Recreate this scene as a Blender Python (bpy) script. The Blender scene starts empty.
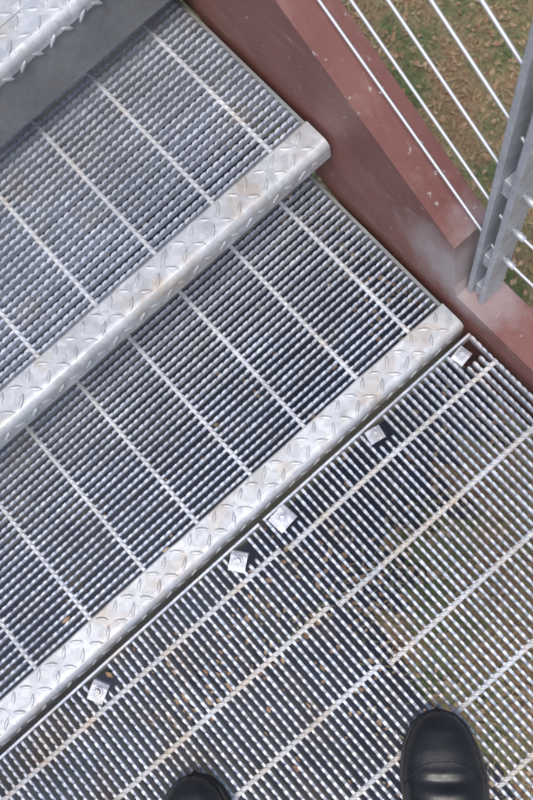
import bpy, math, random
import numpy as np
from mathutils import Vector
random.seed(4); rng=np.random.default_rng(4)
S=bpy.context.scene
P=0.1016; RISE=.178; GO=.2686
XL=-1.22; XR=-0.006
# ---------------------------------------------------------------- helpers
def link(o,parent=None):
    S.collection.objects.link(o)
    if parent: o.parent=parent
    return o
def empty(n):
    e=bpy.data.objects.new(n,None); e.empty_display_size=.1; return link(e)
class MB:
    def __init__(s): s.v=[]; s.f=[]; s.n=0
    def add(s,v,f):
        v=np.asarray(v,float).reshape(-1,3); s.v.append(v)
        s.f.extend([tuple(int(i)+s.n for i in q) for q in f]); s.n+=len(v)
    def box(s,x0,x1,y0,y1,z0,z1):
        s.add([(x0,y0,z0),(x1,y0,z0),(x1,y1,z0),(x0,y1,z0),(x0,y0,z1),(x1,y0,z1),(x1,y1,z1),(x0,y1,z1)],
              [(0,3,2,1),(4,5,6,7),(0,1,5,4),(1,2,6,5),(2,3,7,6),(3,0,4,7)])
    def loft(s,secs,close=True,caps=True):
        secs=np.asarray(secs,float); n,m,_=secs.shape; f=[]
        for i in range(n-1):
            a=i*m;b=a+m
            for j in range(m if close else m-1):
                k=(j+1)%m
                f.append((a+j,a+k,b+k,b+j))
        if caps and close:
            f.append(tuple(range(m-1,-1,-1))); f.append(tuple((n-1)*m+j for j in range(m)))
        s.add(secs.reshape(-1,3),f)
    def tube(s,pts,r,m=8):
        pts=[Vector(p) for p in pts]; secs=[]
        for i,p in enumerate(pts):
            t=(pts[min(i+1,len(pts)-1)]-pts[max(i-1,0)]).normalized()
            a=t.cross(Vector((0,0,1)) if abs(t.z)<.9 else Vector((1,0,0))).normalized(); b=t.cross(a)
            secs.append([tuple(p+a*r*math.cos(2*math.pi*k/m)+b*r*math.sin(2*math.pi*k/m)) for k in range(m)])
        s.loft(secs)
    def obj(s,name,mat,parent=None,smooth=False,bevel=0):
        me=bpy.data.meshes.new(name); me.from_pydata(np.concatenate(s.v).tolist(),[],s.f); me.validate()
        me.materials.append(mat)
        if smooth: me.polygons.foreach_set('use_smooth',[True]*len(me.polygons))
        o=bpy.data.objects.new(name,me); link(o,parent)
        if bevel:
            b=o.modifiers.new('b','BEVEL'); b.width=bevel; b.segments=2; b.limit_method='ANGLE'
        return o
# ---------------------------------------------------------------- materials
def mat(name):
    m=bpy.data.materials.new(name); m.use_nodes=True
    nt=m.node_tree; b=nt.nodes['Principled BSDF']; return m,nt,b
def N(nt,t,**k):
    n=nt.nodes.new(t)
    for a,v in k.items(): setattr(n,a,v)
    return n
def noise(nt,scale,detail=4,rough=.55,co=None,stretch=None):
    n=N(nt,'ShaderNodeTexNoise'); n.inputs['Scale'].default_value=scale; n.inputs['Detail'].default_value=detail; n.inputs['Roughness'].default_value=rough
    if co is not None:
        if stretch:
            mp=N(nt,'ShaderNodeMapping'); mp.inputs['Scale'].default_value=stretch; nt.links.new(co,mp.inputs[0]); co=mp.outputs[0]
        nt.links.new(co,n.inputs['Vector'])
    return n.outputs['Fac']
def ramp(nt,fac,stops):
    r=N(nt,'ShaderNodeValToRGB'); e=r.color_ramp.elements
    while len(e)<len(stops): e.new(.5)
    for el,(p,c) in zip(e,stops): el.position=p; el.color=(c if len(c)==4 else (*c,1)) if not isinstance(c,float) else (c,c,c,1)
    nt.links.new(fac,r.inputs[0]); return r.outputs[0]
def mix(nt,fac,a,b,mode='MIX'):
    m=N(nt,'ShaderNodeMix',data_type='RGBA',blend_type=mode)
    for sock,v in ((m.inputs[0],fac),(m.inputs[6],a),(m.inputs[7],b)):
        if isinstance(v,(int,float)): sock.default_value=v
        elif isinstance(v,tuple): sock.default_value=(*v,1)
        else: nt.links.new(v,sock)
    return m.outputs[2]
def bump(nt,b,h,st,dist):
    n=N(nt,'ShaderNodeBump'); n.inputs['Strength'].default_value=st; n.inputs['Distance'].default_value=dist
    nt.links.new(h,n.inputs['Height']); nt.links.new(n.outputs[0],b.inputs['Normal'])
def galv(name,dark,light,stain,stain_lo,stain_hi,metal=.45,r0=.38,r1=.6,spscale=160):
    m,nt,b=mat(name); tc=N(nt,'ShaderNodeTexCoord').outputs['Object']
    vo=N(nt,'ShaderNodeTexVoronoi'); vo.inputs['Scale'].default_value=spscale; nt.links.new(tc,vo.inputs['Vector'])
    sp=N(nt,'ShaderNodeSeparateColor'); nt.links.new(vo.outputs['Color'],sp.inputs[0])
    c=mix(nt,sp.outputs[0],dark,light)
    big=ramp(nt,noise(nt,9,6,.65,tc),[(.35,.74),(.65,1.0)])
    c=mix(nt,1.0,c,big,'MULTIPLY')
    st=ramp(nt,noise(nt,14,7,.7,tc),[(stain_lo,0.0),(stain_hi,1.0)])
    c=mix(nt,st,c,stain)
    nt.links.new(c,b.inputs['Base Color'])
    b.inputs['Metallic'].default_value=metal
    rr=ramp(nt,noise(nt,60,4,.6,tc),[(.3,r0),(.7,r1)]); nt.links.new(rr,b.inputs['Roughness'])
    bump(nt,b,noise(nt,400,3,.6,tc),.25,.0006)
    return m
M_bar=galv('galvanized_bar',(.50,.55,.65),(.74,.79,.87),(.53,.48,.44),.55,.8,metal=.3)
M_rod=galv('galvanized_rod',(.60,.63,.68),(.76,.78,.82),(.60,.53,.45),.5,.76,metal=.2)
M_lbar=galv('landing_bar',(.50,.55,.64),(.74,.78,.85),(.54,.44,.35),.48,.76,metal=.3)
M_lrod=galv('landing_rod',(.60,.62,.65),(.74,.75,.77),(.60,.50,.39),.43,.70,metal=.2)
M_nose=galv('galvanized_tread_plate',(.54,.57,.61),(.72,.74,.77),(.46,.37,.28),.50,.74,metal=.3,spscale=110)
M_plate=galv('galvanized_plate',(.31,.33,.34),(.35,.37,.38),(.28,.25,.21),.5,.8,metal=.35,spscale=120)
M_post=galv('galvanized_post',(.46,.49,.53),(.58,.60,.64),(.3,.26,.22),.62,.85,metal=.35)
M_clip=galv('zinc_clip',(.50,.53,.60),(.78,.80,.84),(.45,.36,.26),.5,.75,metal=.4)
m,nt,b=mat('stainless_cable'); b.inputs['Base Color'].default_value=(.68,.69,.72,1); b.inputs['Metallic'].default_value=.6; b.inputs['Roughness'].default_value=.4; M_cable=m
# red oxide paint
m,nt,b=mat('red_oxide_paint'); tc=N(nt,'ShaderNodeTexCoord').outputs['Object']
c=ramp(nt,noise(nt,6,7,.7,tc),[(.3,(.160,.062,.052)),(.7,(.245,.105,.088))])
c=mix(nt,ramp(nt,noise(nt,30,6,.7,tc,(1,.25,1)),[(.52,0.0),(.8,.6)]),c,(.34,.22,.18))
c=mix(nt,ramp(nt,noise(nt,90,3,.6,tc),[(.65,0.0),(.72,.8)]),c,(.45,.40,.38))
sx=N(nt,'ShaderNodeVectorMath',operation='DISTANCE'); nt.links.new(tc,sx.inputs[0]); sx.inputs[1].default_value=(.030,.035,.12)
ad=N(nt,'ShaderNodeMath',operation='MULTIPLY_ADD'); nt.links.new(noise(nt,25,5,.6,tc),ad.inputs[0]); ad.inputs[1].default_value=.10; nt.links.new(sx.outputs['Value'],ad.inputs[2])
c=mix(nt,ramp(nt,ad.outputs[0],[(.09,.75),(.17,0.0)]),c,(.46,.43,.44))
nt.links.new(c,b.inputs['Base Color']); b.inputs['Roughness'].default_value=.5
bump(nt,b,noise(nt,120,5,.6,tc),.2,.0008); M_red=m
m,nt,b=mat('black_leather'); tc=N(nt,'ShaderNodeTexCoord').outputs['Object']
c=ramp(nt,noise(nt,25,5,.6,tc),[(.3,(.007,.008,.010)),(.75,(.020,.021,.024))]); nt.links.new(c,b.inputs['Base Color']); b.inputs['Roughness'].default_value=.30
rr=ramp(nt,noise(nt,40,6,.7,tc),[(.3,.22),(.7,.45)]); nt.links.new(rr,b.inputs['Roughness'])
bump(nt,b,noise(nt,160,6,.65,tc),.45,.0008); M_lea=m
m,nt,b=mat('black_rubber'); b.inputs['Base Color'].default_value=(.012,.012,.013,1); b.inputs['Roughness'].default_value=.7; M_rub=m
m,nt,b=mat('black_lace'); b.inputs['Base Color'].default_value=(.01,.01,.01,1); b.inputs['Roughness'].default_value=.9; M_lace=m
m,nt,b=mat('grassy_ground'); tc=N(nt,'ShaderNodeTexCoord').outputs['Object']
g1=ramp(nt,noise(nt,3.2,8,.72,tc),[(.38,(.27,.16,.09)),(.5,(.27,.21,.12)),(.6,(.13,.16,.07))])
g2=ramp(nt,noise(nt,55,6,.75,tc),[(.3,.4),(.7,1.6)])
nt.links.new(mix(nt,1.0,g1,g2,'MULTIPLY'),b.inputs['Base Color']); b.inputs['Roughness'].default_value=.95
bump(nt,b,noise(nt,60,6,.7,tc),.8,.02); M_gr=m
m,nt,b=mat('asphalt'); tc=N(nt,'ShaderNodeTexCoord').outputs['Object']
c=ramp(nt,noise(nt,3,8,.7,tc),[(.35,(.014,.017,.028)),(.7,(.042,.046,.060))])
c=mix(nt,ramp(nt,noise(nt,2.2,8,.75,tc),[(.56,0.0),(.70,.7)]),c,(.12,.095,.07))
nt.links.new(c,b.inputs['Base Color']); b.inputs['Roughness'].default_value=.9
bump(nt,b,noise(nt,200,3,.7,tc),.5,.005); M_as=m
def litter(name,sc,stops):
    m,nt,b=mat(name); tc=N(nt,'ShaderNodeTexCoord').outputs['Object']
    c=ramp(nt,noise(nt,sc,6,.75,tc),stops); nt.links.new(c,b.inputs['Base Color']); b.inputs['Roughness'].default_value=.85
    return m
M_leafb=litter('dry_leaf',14,[(.35,(.16,.07,.04)),(.5,(.34,.22,.13)),(.65,(.48,.37,.25))])
M_grass=litter('grass_blade',3.2,[(.42,(.38,.28,.16)),(.50,(.30,.27,.13)),(.58,(.12,.17,.06))])
# ---------------------------------------------------------------- grating
def serrated(mb,axis,c,t0,t1,z0,depth=.022,pitch=P/9,hw=.0025,hn=.0020,notch=.0026):
    n=max(1,int(round((t1-t0)/pitch))); pt=(t1-t0)/n
    ts=[];w=[];d=[]
    for i in range(n):
        j=rng.normal(0,.0002,4)
        for k,(fr,ww,dd) in enumerate(((0,hn,notch),(.16,(hw+hn)/2,.0009),(.30,hw,0),(.72,hw,0),(.86,(hw+hn)/2,.0009))):
            ts.append(t0+(i+fr)*pt); w.append(ww+j[0]); d.append(dd+abs(j[1]))
    ts.append(t1);w.append(hn);d.append(notch)
    ts=np.array(ts);w=np.array(w);d=np.array(d); c0=c+rng.normal(0,.0003)
    m=len(ts); A=np.zeros((m,8,3)); a,bb=(0,1) if axis=='x' else (1,0)
    A[:,:,a]=ts[:,None]
    lean=rng.normal(0,.0004)
    for k,(off,zz) in enumerate(((-.0006+lean,z0-depth),(-.0007,z0-.0062),(-w,z0-.0042),(-w*.75,z0-d),(w*.75,z0-d),(w,z0-.0042),(.0007,z0-.0062),(.0006+lean,z0-depth))):
        A[:,k,bb]=c0+off; A[:,k,2]=zz
    if axis=='y': A=A[:,::-1,:]
    mb.loft(A)
def twisted(mb,axis,c,t0,t1,z0,r=.0038,period=P/9*4):
    n=int((t1-t0)/.0024)+1; ts=np.linspace(t0,t1,n); secs=np.zeros((n,8,3)); a,bb=(0,1) if axis=='x' else (1,0)
    ph=rng.uniform(0,6)
    for k in range(8):
        rad=r if k%2==0 else r*.86
        an=ph+2*math.pi*ts/period+2*math.pi*k/8
        secs[:,k,a]=ts; secs[:,k,bb]=c+rad*np.cos(an); secs[:,k,2]=z0-.0026+rad*np.sin(an)
    if axis=='y': secs=secs[:,::-1,:]
    mb.loft(secs)
def lug(mb,x,y,ang,O,U,V,Nn,L=.0108,W=.0030,H=.0018):
    O=Vector(O);U=Vector(U);V=Vector(V);Nn=Vector(Nn)
    ca,sa=math.cos(ang),math.sin(ang); vs=[]
    base=[(-1,0),(-.7,.55),(-.25,.95),(.25,.95),(.7,.55),(1,0),(.7,-.55),(.25,-.95),(-.25,-.95),(-.7,-.55)]
    for sc,h in ((1,-.0002),(.86,.6*H),(.55,H)):
        for p,q in base:
            if sc==.55: q2=q*.45; p2=p*.72
            else: q2=q*sc; p2=p*sc
            px=p2*L; py=q2*W
            vs.append(tuple(O+U*(x+px*ca-py*sa)+V*(y+px*sa+py*ca)+Nn*h))
    f=[]
    for r in range(2):
        for j in range(10): k=(j+1)%10; f.append((r*10+j,r*10+k,r*10+10+k,r*10+10+j))
    f.append(tuple(range(20,30)))
    mb.add(vs,f)
NW=.045
def nosing(mb,lg,y0,z0,x0,x1,lip=.036,inner=NW):
    prof=[(inner,-.012),(inner,.0012),(inner-.002,.0022),(.012,.0022)]
    for k in range(1,7):
        a=math.pi/2*k/6; prof.append((.012-.012*math.sin(a),.0022-.012*(1-math.cos(a))))
    prof+= [(0,-lip),(.0035,-lip),(.0035,-.012),(.010,-.004),(inner-.004,-.004),(inner-.004,-.012)]
    n=60; secs=[]
    for i in range(n+1):
        x=x0+(x1-x0)*i/n; w=rng.normal(0,.0003,2)
        secs.append([(x,y0+p+w[0],z0+q+w[1]) for p,q in prof])
    mb.loft([s[::-1] for s in secs])
    sp=.0235; k=0; x=x0+.012
    while x<x1-.010:
        for r,yy in enumerate((.0145,.0345)):
            a=math.radians(42 if (k+r)%2 else -42)+rng.normal(0,.07)
            lug(lg,x+rng.normal(0,.0006)+(.004 if r else 0),yy,a,(0,y0,z0+.0022),(1,0,0),(0,1,0),(0,0,1))
        a=math.radians(45 if k%2 else -45)
        lug(lg,x,-.020,a,(0,y0,z0),(1,0,0),(0,0,1),(0,-1,0),L=.0105)
        x+=sp;k+=1
def tread(y0,z0):
    root=empty('stair_tread'); bars=MB(); rods=MB(); ns=MB(); lg=MB(); pl=MB()
    nb=26; ys=[y0+NW+.0075+i*.0111 for i in range(nb)]
    for y in ys: serrated(bars,'x',y,XL,XR-.006,z0-.0008,depth=.0150,hw=.0023,hn=.0018)
    k=0
    while -.068-k*P>XL:
        twisted(rods,'y',-.068-k*P+rng.normal(0,.0008),y0+NW-.002,ys[-1]+.004,z0-.0004); k+=1
    nosing(ns,lg,y0,z0,XL,XR)
    for xa,xb in ((XL-.004,XL),(XR-.006,XR-.001)): pl.box(xa,xb,y0+NW+.001,ys[-1]+.006,z0-.07,z0-.003)
    pl.box(XL,XR-.0065,ys[-1]+.006,ys[-1]+.0095,z0-.030,z0-.003)
    bars.obj('bearing_bars',M_bar,root); rods.obj('cross_rods',M_rod,root,smooth=False)
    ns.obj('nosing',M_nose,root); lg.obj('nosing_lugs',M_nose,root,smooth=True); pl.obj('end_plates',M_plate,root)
tread(0,0); tread(GO,RISE)
# upper platform: checker plate on a channel
root=empty('upper_landing'); ns=MB(); lg=MB(); pl=MB(); ch=MB()
y3=2*GO; z3=2*RISE; Y3=2.6
nosing(ns,lg,y3,z3,XL,XR,lip=.02)
pl.box(XL,XR,y3+NW+.0002,Y3,z3-.004,z3+.0018)
yy=y3+NW+.0095;r=0
while yy<1.6:
    x=XL+.012;k=0
    while x<XR-.01:
        lug(lg,x,yy-y3,math.radians(45 if (k+r)%2 else -45),(0,y3,z3+.0018),(1,0,0),(0,1,0),(0,0,1)); x+=.0235;k+=1
    yy+=.0195;r+=1
ch.box(XL,XR,y3+.004,y3+.010,z3-.115,z3-.0205); ch.box(XL,XR,y3+.0105,y3+.06,z3-.115,z3-.108)
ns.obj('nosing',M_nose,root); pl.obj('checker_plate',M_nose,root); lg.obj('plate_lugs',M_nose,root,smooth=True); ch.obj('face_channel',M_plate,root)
# lower landing grating
root=empty('landing_grating'); bars=MB(); rods=MB(); band=MB(); YB=-1.35; YF=-.012
clips=[(-.73,-.038),(-.467,-.034),(-.381,-.031),(-.206,-.031),(-.040,-.030)]
SE=-.407
for (xa,xb,off) in ((SE+.0035,XR-.002,-.0685),(XL,SE-.0035,-.0605)):
    band.box(xa+.0002,xb-.0002,YF-.004,YF,-.028,-.0012); band.box(xa+.0002,xb-.0002,YB,YB+.004,-.028,-.0012)
    n=int(round((xb-xa-.005)/.0113)); pt=(xb-xa-.005)/n
    for i in range(0,n+1):
        x=xa+.0025+i*pt; y1=YF-.0045
        for cx,cy in clips:
            if cx-.008<x<cx+.024: y1=-.047
        serrated(bars,'y',x,YB+.0055,y1,0)
    k=0
    while off-k*P>YB+.02:
        twisted(rods,'x',off-k*P+rng.normal(0,.0006),xa+.001,xb-.001,.0006,r=.0042); k+=1
bars.obj('bearing_bars',M_lbar,root); rods.obj('cross_rods',M_lrod,root); band.obj('banding',M_lbar,root,bevel=.0008)
for i,(cx,cy) in enumerate(clips):
    cl=MB(); a=[.5,.65,.1,-.2,.15][i]; s=[.012,.012,.0135,.010,.010][i]
    ca,sa=math.cos(a),math.sin(a)
    def rp(px,py,z): return (cx+px*ca-py*sa,cy+px*sa+py*ca,z)
    pr=[(-s*1.25,-.006),(-s*1.15,.0008),(-s*.6,.0026),(s*.6,.0026),(s*1.15,.0008),(s*1.25,-.006)]
    top=[[rp(px,py,z) for px,z in pr] for py in (-s,-s*.6,s*.6,s)]
    bot=[[rp(px,py,z-.0022) for px,z in pr] for py in (-s,-s*.6,s*.6,s)]
    cl.loft([top[r]+bot[r][::-1] for r in range(4)])
    cl.loft([[rp(rr*math.cos(t),rr*math.sin(t),z) for t in np.linspace(0,2*math.pi,20,endpoint=False)] for rr,z in ((.0078,.0025),(.0078,.0040),(.0072,.0044))])
    cl.loft([[rp(rr*math.cos(t+.3),rr*math.sin(t+.3),z) for t in np.linspace(0,2*math.pi,6,endpoint=False)] for rr,z in ((.0052,.0042),(.0052,.0080),(.0042,.0088))])
    cl.loft([[rp(.0035*math.cos(t),.0035*math.sin(t),z) for t in np.linspace(0,2*math.pi,8,endpoint=False)] for z in (-.03,.003)])
    cl.obj('grating_clip',M_clip,None)
# ---------------------------------------------------------------- steel frame
SL=RISE/GO
ztop=lambda y:.172+SL*y
def chan(mb,pts,xin,sgn,fl=.060,tw=.008,tf=.010):
    a=xin; b_=xin+sgn*fl; secs=[]
    for y,z,zb in pts:
        s=[(a,y,z),(b_,y,z),(b_,y,z-tf),(a+sgn*tw,y,z-tf),(a+sgn*tw,y,zb+tf),(b_,y,zb+tf),(b_,y,zb),(a,y,zb)]
        secs.append(s[::-1] if sgn>0 else s)
    mb.loft(secs)
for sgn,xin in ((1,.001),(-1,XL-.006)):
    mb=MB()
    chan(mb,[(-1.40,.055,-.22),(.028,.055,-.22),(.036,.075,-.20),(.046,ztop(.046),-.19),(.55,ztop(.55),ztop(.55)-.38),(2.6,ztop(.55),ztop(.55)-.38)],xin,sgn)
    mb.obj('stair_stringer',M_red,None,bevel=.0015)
fr=MB()
fr.box(XL-.005,0,.0040,.0100,-.20,-.045)
fr.box(XL-.005,0,-1.35,-1.30,-.2,-.03)
fr.box(XL-.005,0,-.74,-.70,-.2,-.03)
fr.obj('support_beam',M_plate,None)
for x in (.034,XL-.04):
    for y,zt in ((-1.3,-.23),(2.5,.17)):
        c=MB(); 
        c.box(x-.05,x+.05,y-.05,y-.042,-2.5,zt); c.box(x-.05,x+.05,y+.042,y+.05,-2.5,zt); c.box(x-.004,x+.004,y-.0415,y+.0415,-2.5,zt); c.box(x-.1,x+.1,y-.1,y+.1,-2.5,-2.485)
        c.obj('steel_column',M_red,None)
# ---------------------------------------------------------------- railing
def railing(cx):
    root=empty('cable_railing'); po=MB(); ca=MB()
    hs=[.206+.091*i for i in range(9)]
    def post(y,zb,ht):
        for y0 in (y-.015,y+.007): po.box(cx-.018,cx+.018,y0,y0+.008,zb,zb+ht)
        for h in (0.02,.13,.34,.60,ht-.03): po.box(cx-.012,cx+.012,y-.0065,y+.0065,zb+h-.016,zb+h+.016)
        po.box(cx-.027,cx+.027,y-.030,y+.029,zb-.001,zb+.005) if y>.1 else None
    post(.010,.056,1.0); post(-1.25,.056,1.0); post(1.0,ztop(.55),.87+.3); post(2.4,ztop(.55),.87+.3)
    for h in hs:
        ca.tube([(cx,-1.3,h),(cx,.01,h),(cx,1.0,h+SL*.97),(cx,2.5,h+SL*.97)],.0021)
    for h in hs:   # swaged cable end fittings at the post
        ca.tube([(cx,-.022,h),(cx,-.006,h)],.0042,6)
    hr=MB(); hr.tube([(cx,-1.3,1.07),(cx,-.02,1.07),(cx,.04,1.08),(cx,.97,1.07+SL*.95),(cx,1.03,1.07+SL*.97),(cx,2.5,1.07+SL*.97)],.021,16)
    po.obj('posts',M_post,root,bevel=.001); ca.obj('cables',M_cable,root,smooth=True); hr.obj('handrail',M_post,root,smooth=True)
railing(.034); railing(XL-.039)
# ---------------------------------------------------------------- shoes
def shoe(name,toe,ang):
    root=empty(name)
    st=np.array([0,.006,.02,.045,.08,.12,.16,.2,.24,.275,.295,.302])
    hw=np.array([.004,.022,.036,.047,.0535,.052,.046,.041,.039,.036,.026,.006])
    ht=np.array([.030,.040,.050,.056,.060,.071,.088,.100,.104,.106,.104,.095])
    cen=np.array([0,0,0,.0,.002,.004,.004,.002,0,0,0,0])
    fx=np.array([math.cos(ang),math.sin(ang)]); rx=np.array([fx[1],-fx[0]])
    def W(s,l,z): 
        p=np.array(toe)-fx*s+rx*l; return (p[0],p[1],z)
    up=MB(); ss=np.concatenate([np.linspace(0,.02,8),np.linspace(.026,.29,60),np.linspace(.293,.302,5)])
    secs=[]
    for s in ss:
        w=np.interp(s,st,hw)*.96; h=np.interp(s,st,ht); c=np.interp(s,st,cen)
        row=[]
        for a in np.linspace(0,math.pi,25):
            hh=h
            if .070<s<.13:   # walking creases across the vamp
                hh-=.0016*math.sin((s-.070+.006*math.cos(a*2))/.060*5*math.pi)*math.sin(a)
            e=.72; x=math.copysign(abs(math.cos(a))**e,math.cos(a))*w; z=.024+(hh-.024)*abs(math.sin(a))**.85
            if s>.12: x*=1-.35*min(1,(s-.12)/.06)*(z-.024)/(h-.024+1e-6)
            row.append(W(s,x+c,z))
        secs.append(row)
    up.loft(secs,close=False,caps=False)
    o=up.obj('upper',M_lea,root,smooth=True); o.modifiers.new('s','SUBSURF').render_levels=1
    sm=MB()
    def surf(s,a,k=1.012):
        w=np.interp(s,st,hw)*.96*k; h=np.interp(s,st,ht)*k; c=np.interp(s,st,cen)
        x=math.copysign(abs(math.cos(a))**.72,math.cos(a))*w; z=.024+(h-.024)*abs(math.sin(a))**.85
        if s>.12: x*=1-.35*min(1,(s-.12)/.06)*(z-.024)/(h-.024+1e-6)
        return W(s,x+c,z)
    sm.tube([surf(.058+.03*abs(math.cos(a))**2,a,1.004) for a in np.linspace(.12,math.pi-.12,24)],.0010,6)
    sm.obj('seams',M_lea,root,smooth=True)
    lc=MB()
    for s in (.135,.150,.165,.185): lc.tube([surf(s+.004*math.sin(a*3),a,1.03) for a in np.linspace(1.15,math.pi-1.15,8)],.0022,6)
    lc.obj('laces',M_lace,root,smooth=True)
    co=MB(); ring=[]
    for z,k in ((.085,1.0),(.115,.98),(.135,1.0),(.139,.96),(.135,.88),(.095,.85)):
        ring.append([W(.235+.058*k*math.cos(t),.034*k*math.sin(t),z) for t in np.linspace(0,2*math.pi,28,endpoint=False)])
    co.loft(ring); co.obj('padded_collar',M_lea,root,smooth=True)
    so=MB()
    left=[W(s,np.interp(s,st,hw)*1.04+np.interp(s,st,cen),0) for s in ss]; right=[W(s,-np.interp(s,st,hw)*1.04+np.interp(s,st,cen),0) for s in ss[::-1]]
    ol=[W(-.003,.0,0)]+left+[W(.305,0,0)]+right
    so.loft([[(p[0],p[1],z) for p in ol] for z in (.0025,.004,.022,.0255)]); so.obj('sole',M_rub,root)
A=math.radians(50)
shoe('leather_shoe',(-.394,-.354),A)
shoe('leather_shoe',(-.694,-.205),A+math.radians(6))
# ---------------------------------------------------------------- ground
GZ=-2.5
g=MB(); g.add([(-300,-300,GZ),(300,-300,GZ),(300,300,GZ),(-300,300,GZ)],[(0,1,2,3)]); g.obj('ground',M_gr)
PX=-.45
def edge(p,q,amp,n=60):
    p=np.array(p,float);q=np.array(q,float);d=(q-p);nn=np.array([-d[1],d[0]])/np.linalg.norm(d)
    t=np.linspace(0,1,n,endpoint=False); a=np.zeros(n)
    for k in (3,7,13,23): a+=np.sin(t*k*6.28+rng.uniform(0,6))*amp/(k**.6)
    a*=np.minimum(1,np.minimum(t,1-t)*12)
    return [tuple(p+d*tt+nn*aa) for tt,aa in zip(t,a)]
poly=[(-5,-6)]+edge((PX,-6),(PX,-.25),.22)+edge((PX,-.25),(.60,.1),.18,30)+edge((.60,.1),(.60,7),.05)+[(.6,7),(-5,7)]
g=MB(); g.add([(x,y,GZ+.006) for x,y in poly],[tuple(range(len(poly)))]); g.obj('pavement',M_as)
def scatter(name,n,reg,mat_,lo,hi,wr,up,spill):
    x=rng.uniform(reg[0],reg[1],n*2); y=rng.uniform(reg[2],reg[3],n*2)
    dist=np.where(y>-.1,.62-x,np.where(x<PX,PX-x,0)); dist=np.where((y>-.1)&(x<.62),np.minimum(.62-x,np.maximum(y+.1,0)),dist)
    ok=rng.uniform(0,1,n*2)<np.exp(-np.maximum(dist,0)/spill); x=x[ok][:n];y=y[ok][:n]; n=len(x)
    a=rng.uniform(0,2*math.pi,n); l=rng.uniform(lo,hi,n); w=l*wr*rng.uniform(.7,1.3,n); t=rng.uniform(*up,n); z=GZ+rng.uniform(.008,.022,n)
    d=np.stack([np.cos(a)*np.cos(t),np.sin(a)*np.cos(t),np.sin(t)],1); e=np.stack([-np.sin(a),np.cos(a),rng.uniform(-.4,.4,n)],1)
    c=np.stack([x,y,z],1)
    V=np.stack([c,c+d*l[:,None]*.45+e*w[:,None]*.5,c+d*l[:,None],c+d*l[:,None]*.45-e*w[:,None]*.5],1).reshape(-1,3)
    me=bpy.data.meshes.new(name); me.from_pydata(V.tolist(),[],np.arange(4*n).reshape(-1,4).tolist()); me.materials.append(mat_)
    link(bpy.data.objects.new(name,me))
scatter('leaf_litter',13000,(-1.4,3.4,-2,4.5),M_leafb,.014,.045,.6,(0,.6),.25)
scatter('grass',52000,(-.8,3.4,-2,4.5),M_grass,.02,.06,.12,(.2,1.2),.06)
# ---------------------------------------------------------------- light & camera
EL=math.radians(68); AZ=math.radians(230)
w=bpy.data.worlds.new('World'); S.world=w; w.use_nodes=True; nt=w.node_tree
sky=nt.nodes.new('ShaderNodeTexSky'); sky.sky_type='NISHITA'; sky.sun_disc=False; sky.sun_elevation=EL; sky.sun_rotation=AZ; sky.dust_density=3
bg=nt.nodes['Background']; nt.links.new(sky.outputs[0],bg.inputs[0]); bg.inputs[1].default_value=.15
sl=bpy.data.lights.new('sun','SUN'); sl.energy=2.25; sl.angle=math.radians(20); sl.color=(1,.97,.93)
so=bpy.data.objects.new('sun',sl); link(so)
d=Vector((math.sin(AZ)*math.cos(EL),math.cos(AZ)*math.cos(EL),math.sin(EL)))
so.rotation_euler=d.to_track_quat('Z','Y').to_euler()
cd=bpy.data.cameras.new('camera'); cam=bpy.data.objects.new('camera',cd); link(cam)
cd.sensor_fit='VERTICAL'; cd.sensor_height=36; cd.lens=937.4/800*36; cd.clip_end=1000; cd.clip_start=.01
cam.location=(-.3394,-.209,1.3095); cam.rotation_euler=(.2061,.1304,-.7222)
cd.dof.use_dof=True; cd.dof.focus_distance=1.30; cd.dof.aperture_fstop=11
S.camera=cam
S.view_settings.view_transform='Standard'; S.view_settings.look='None'; S.view_settings.exposure=0
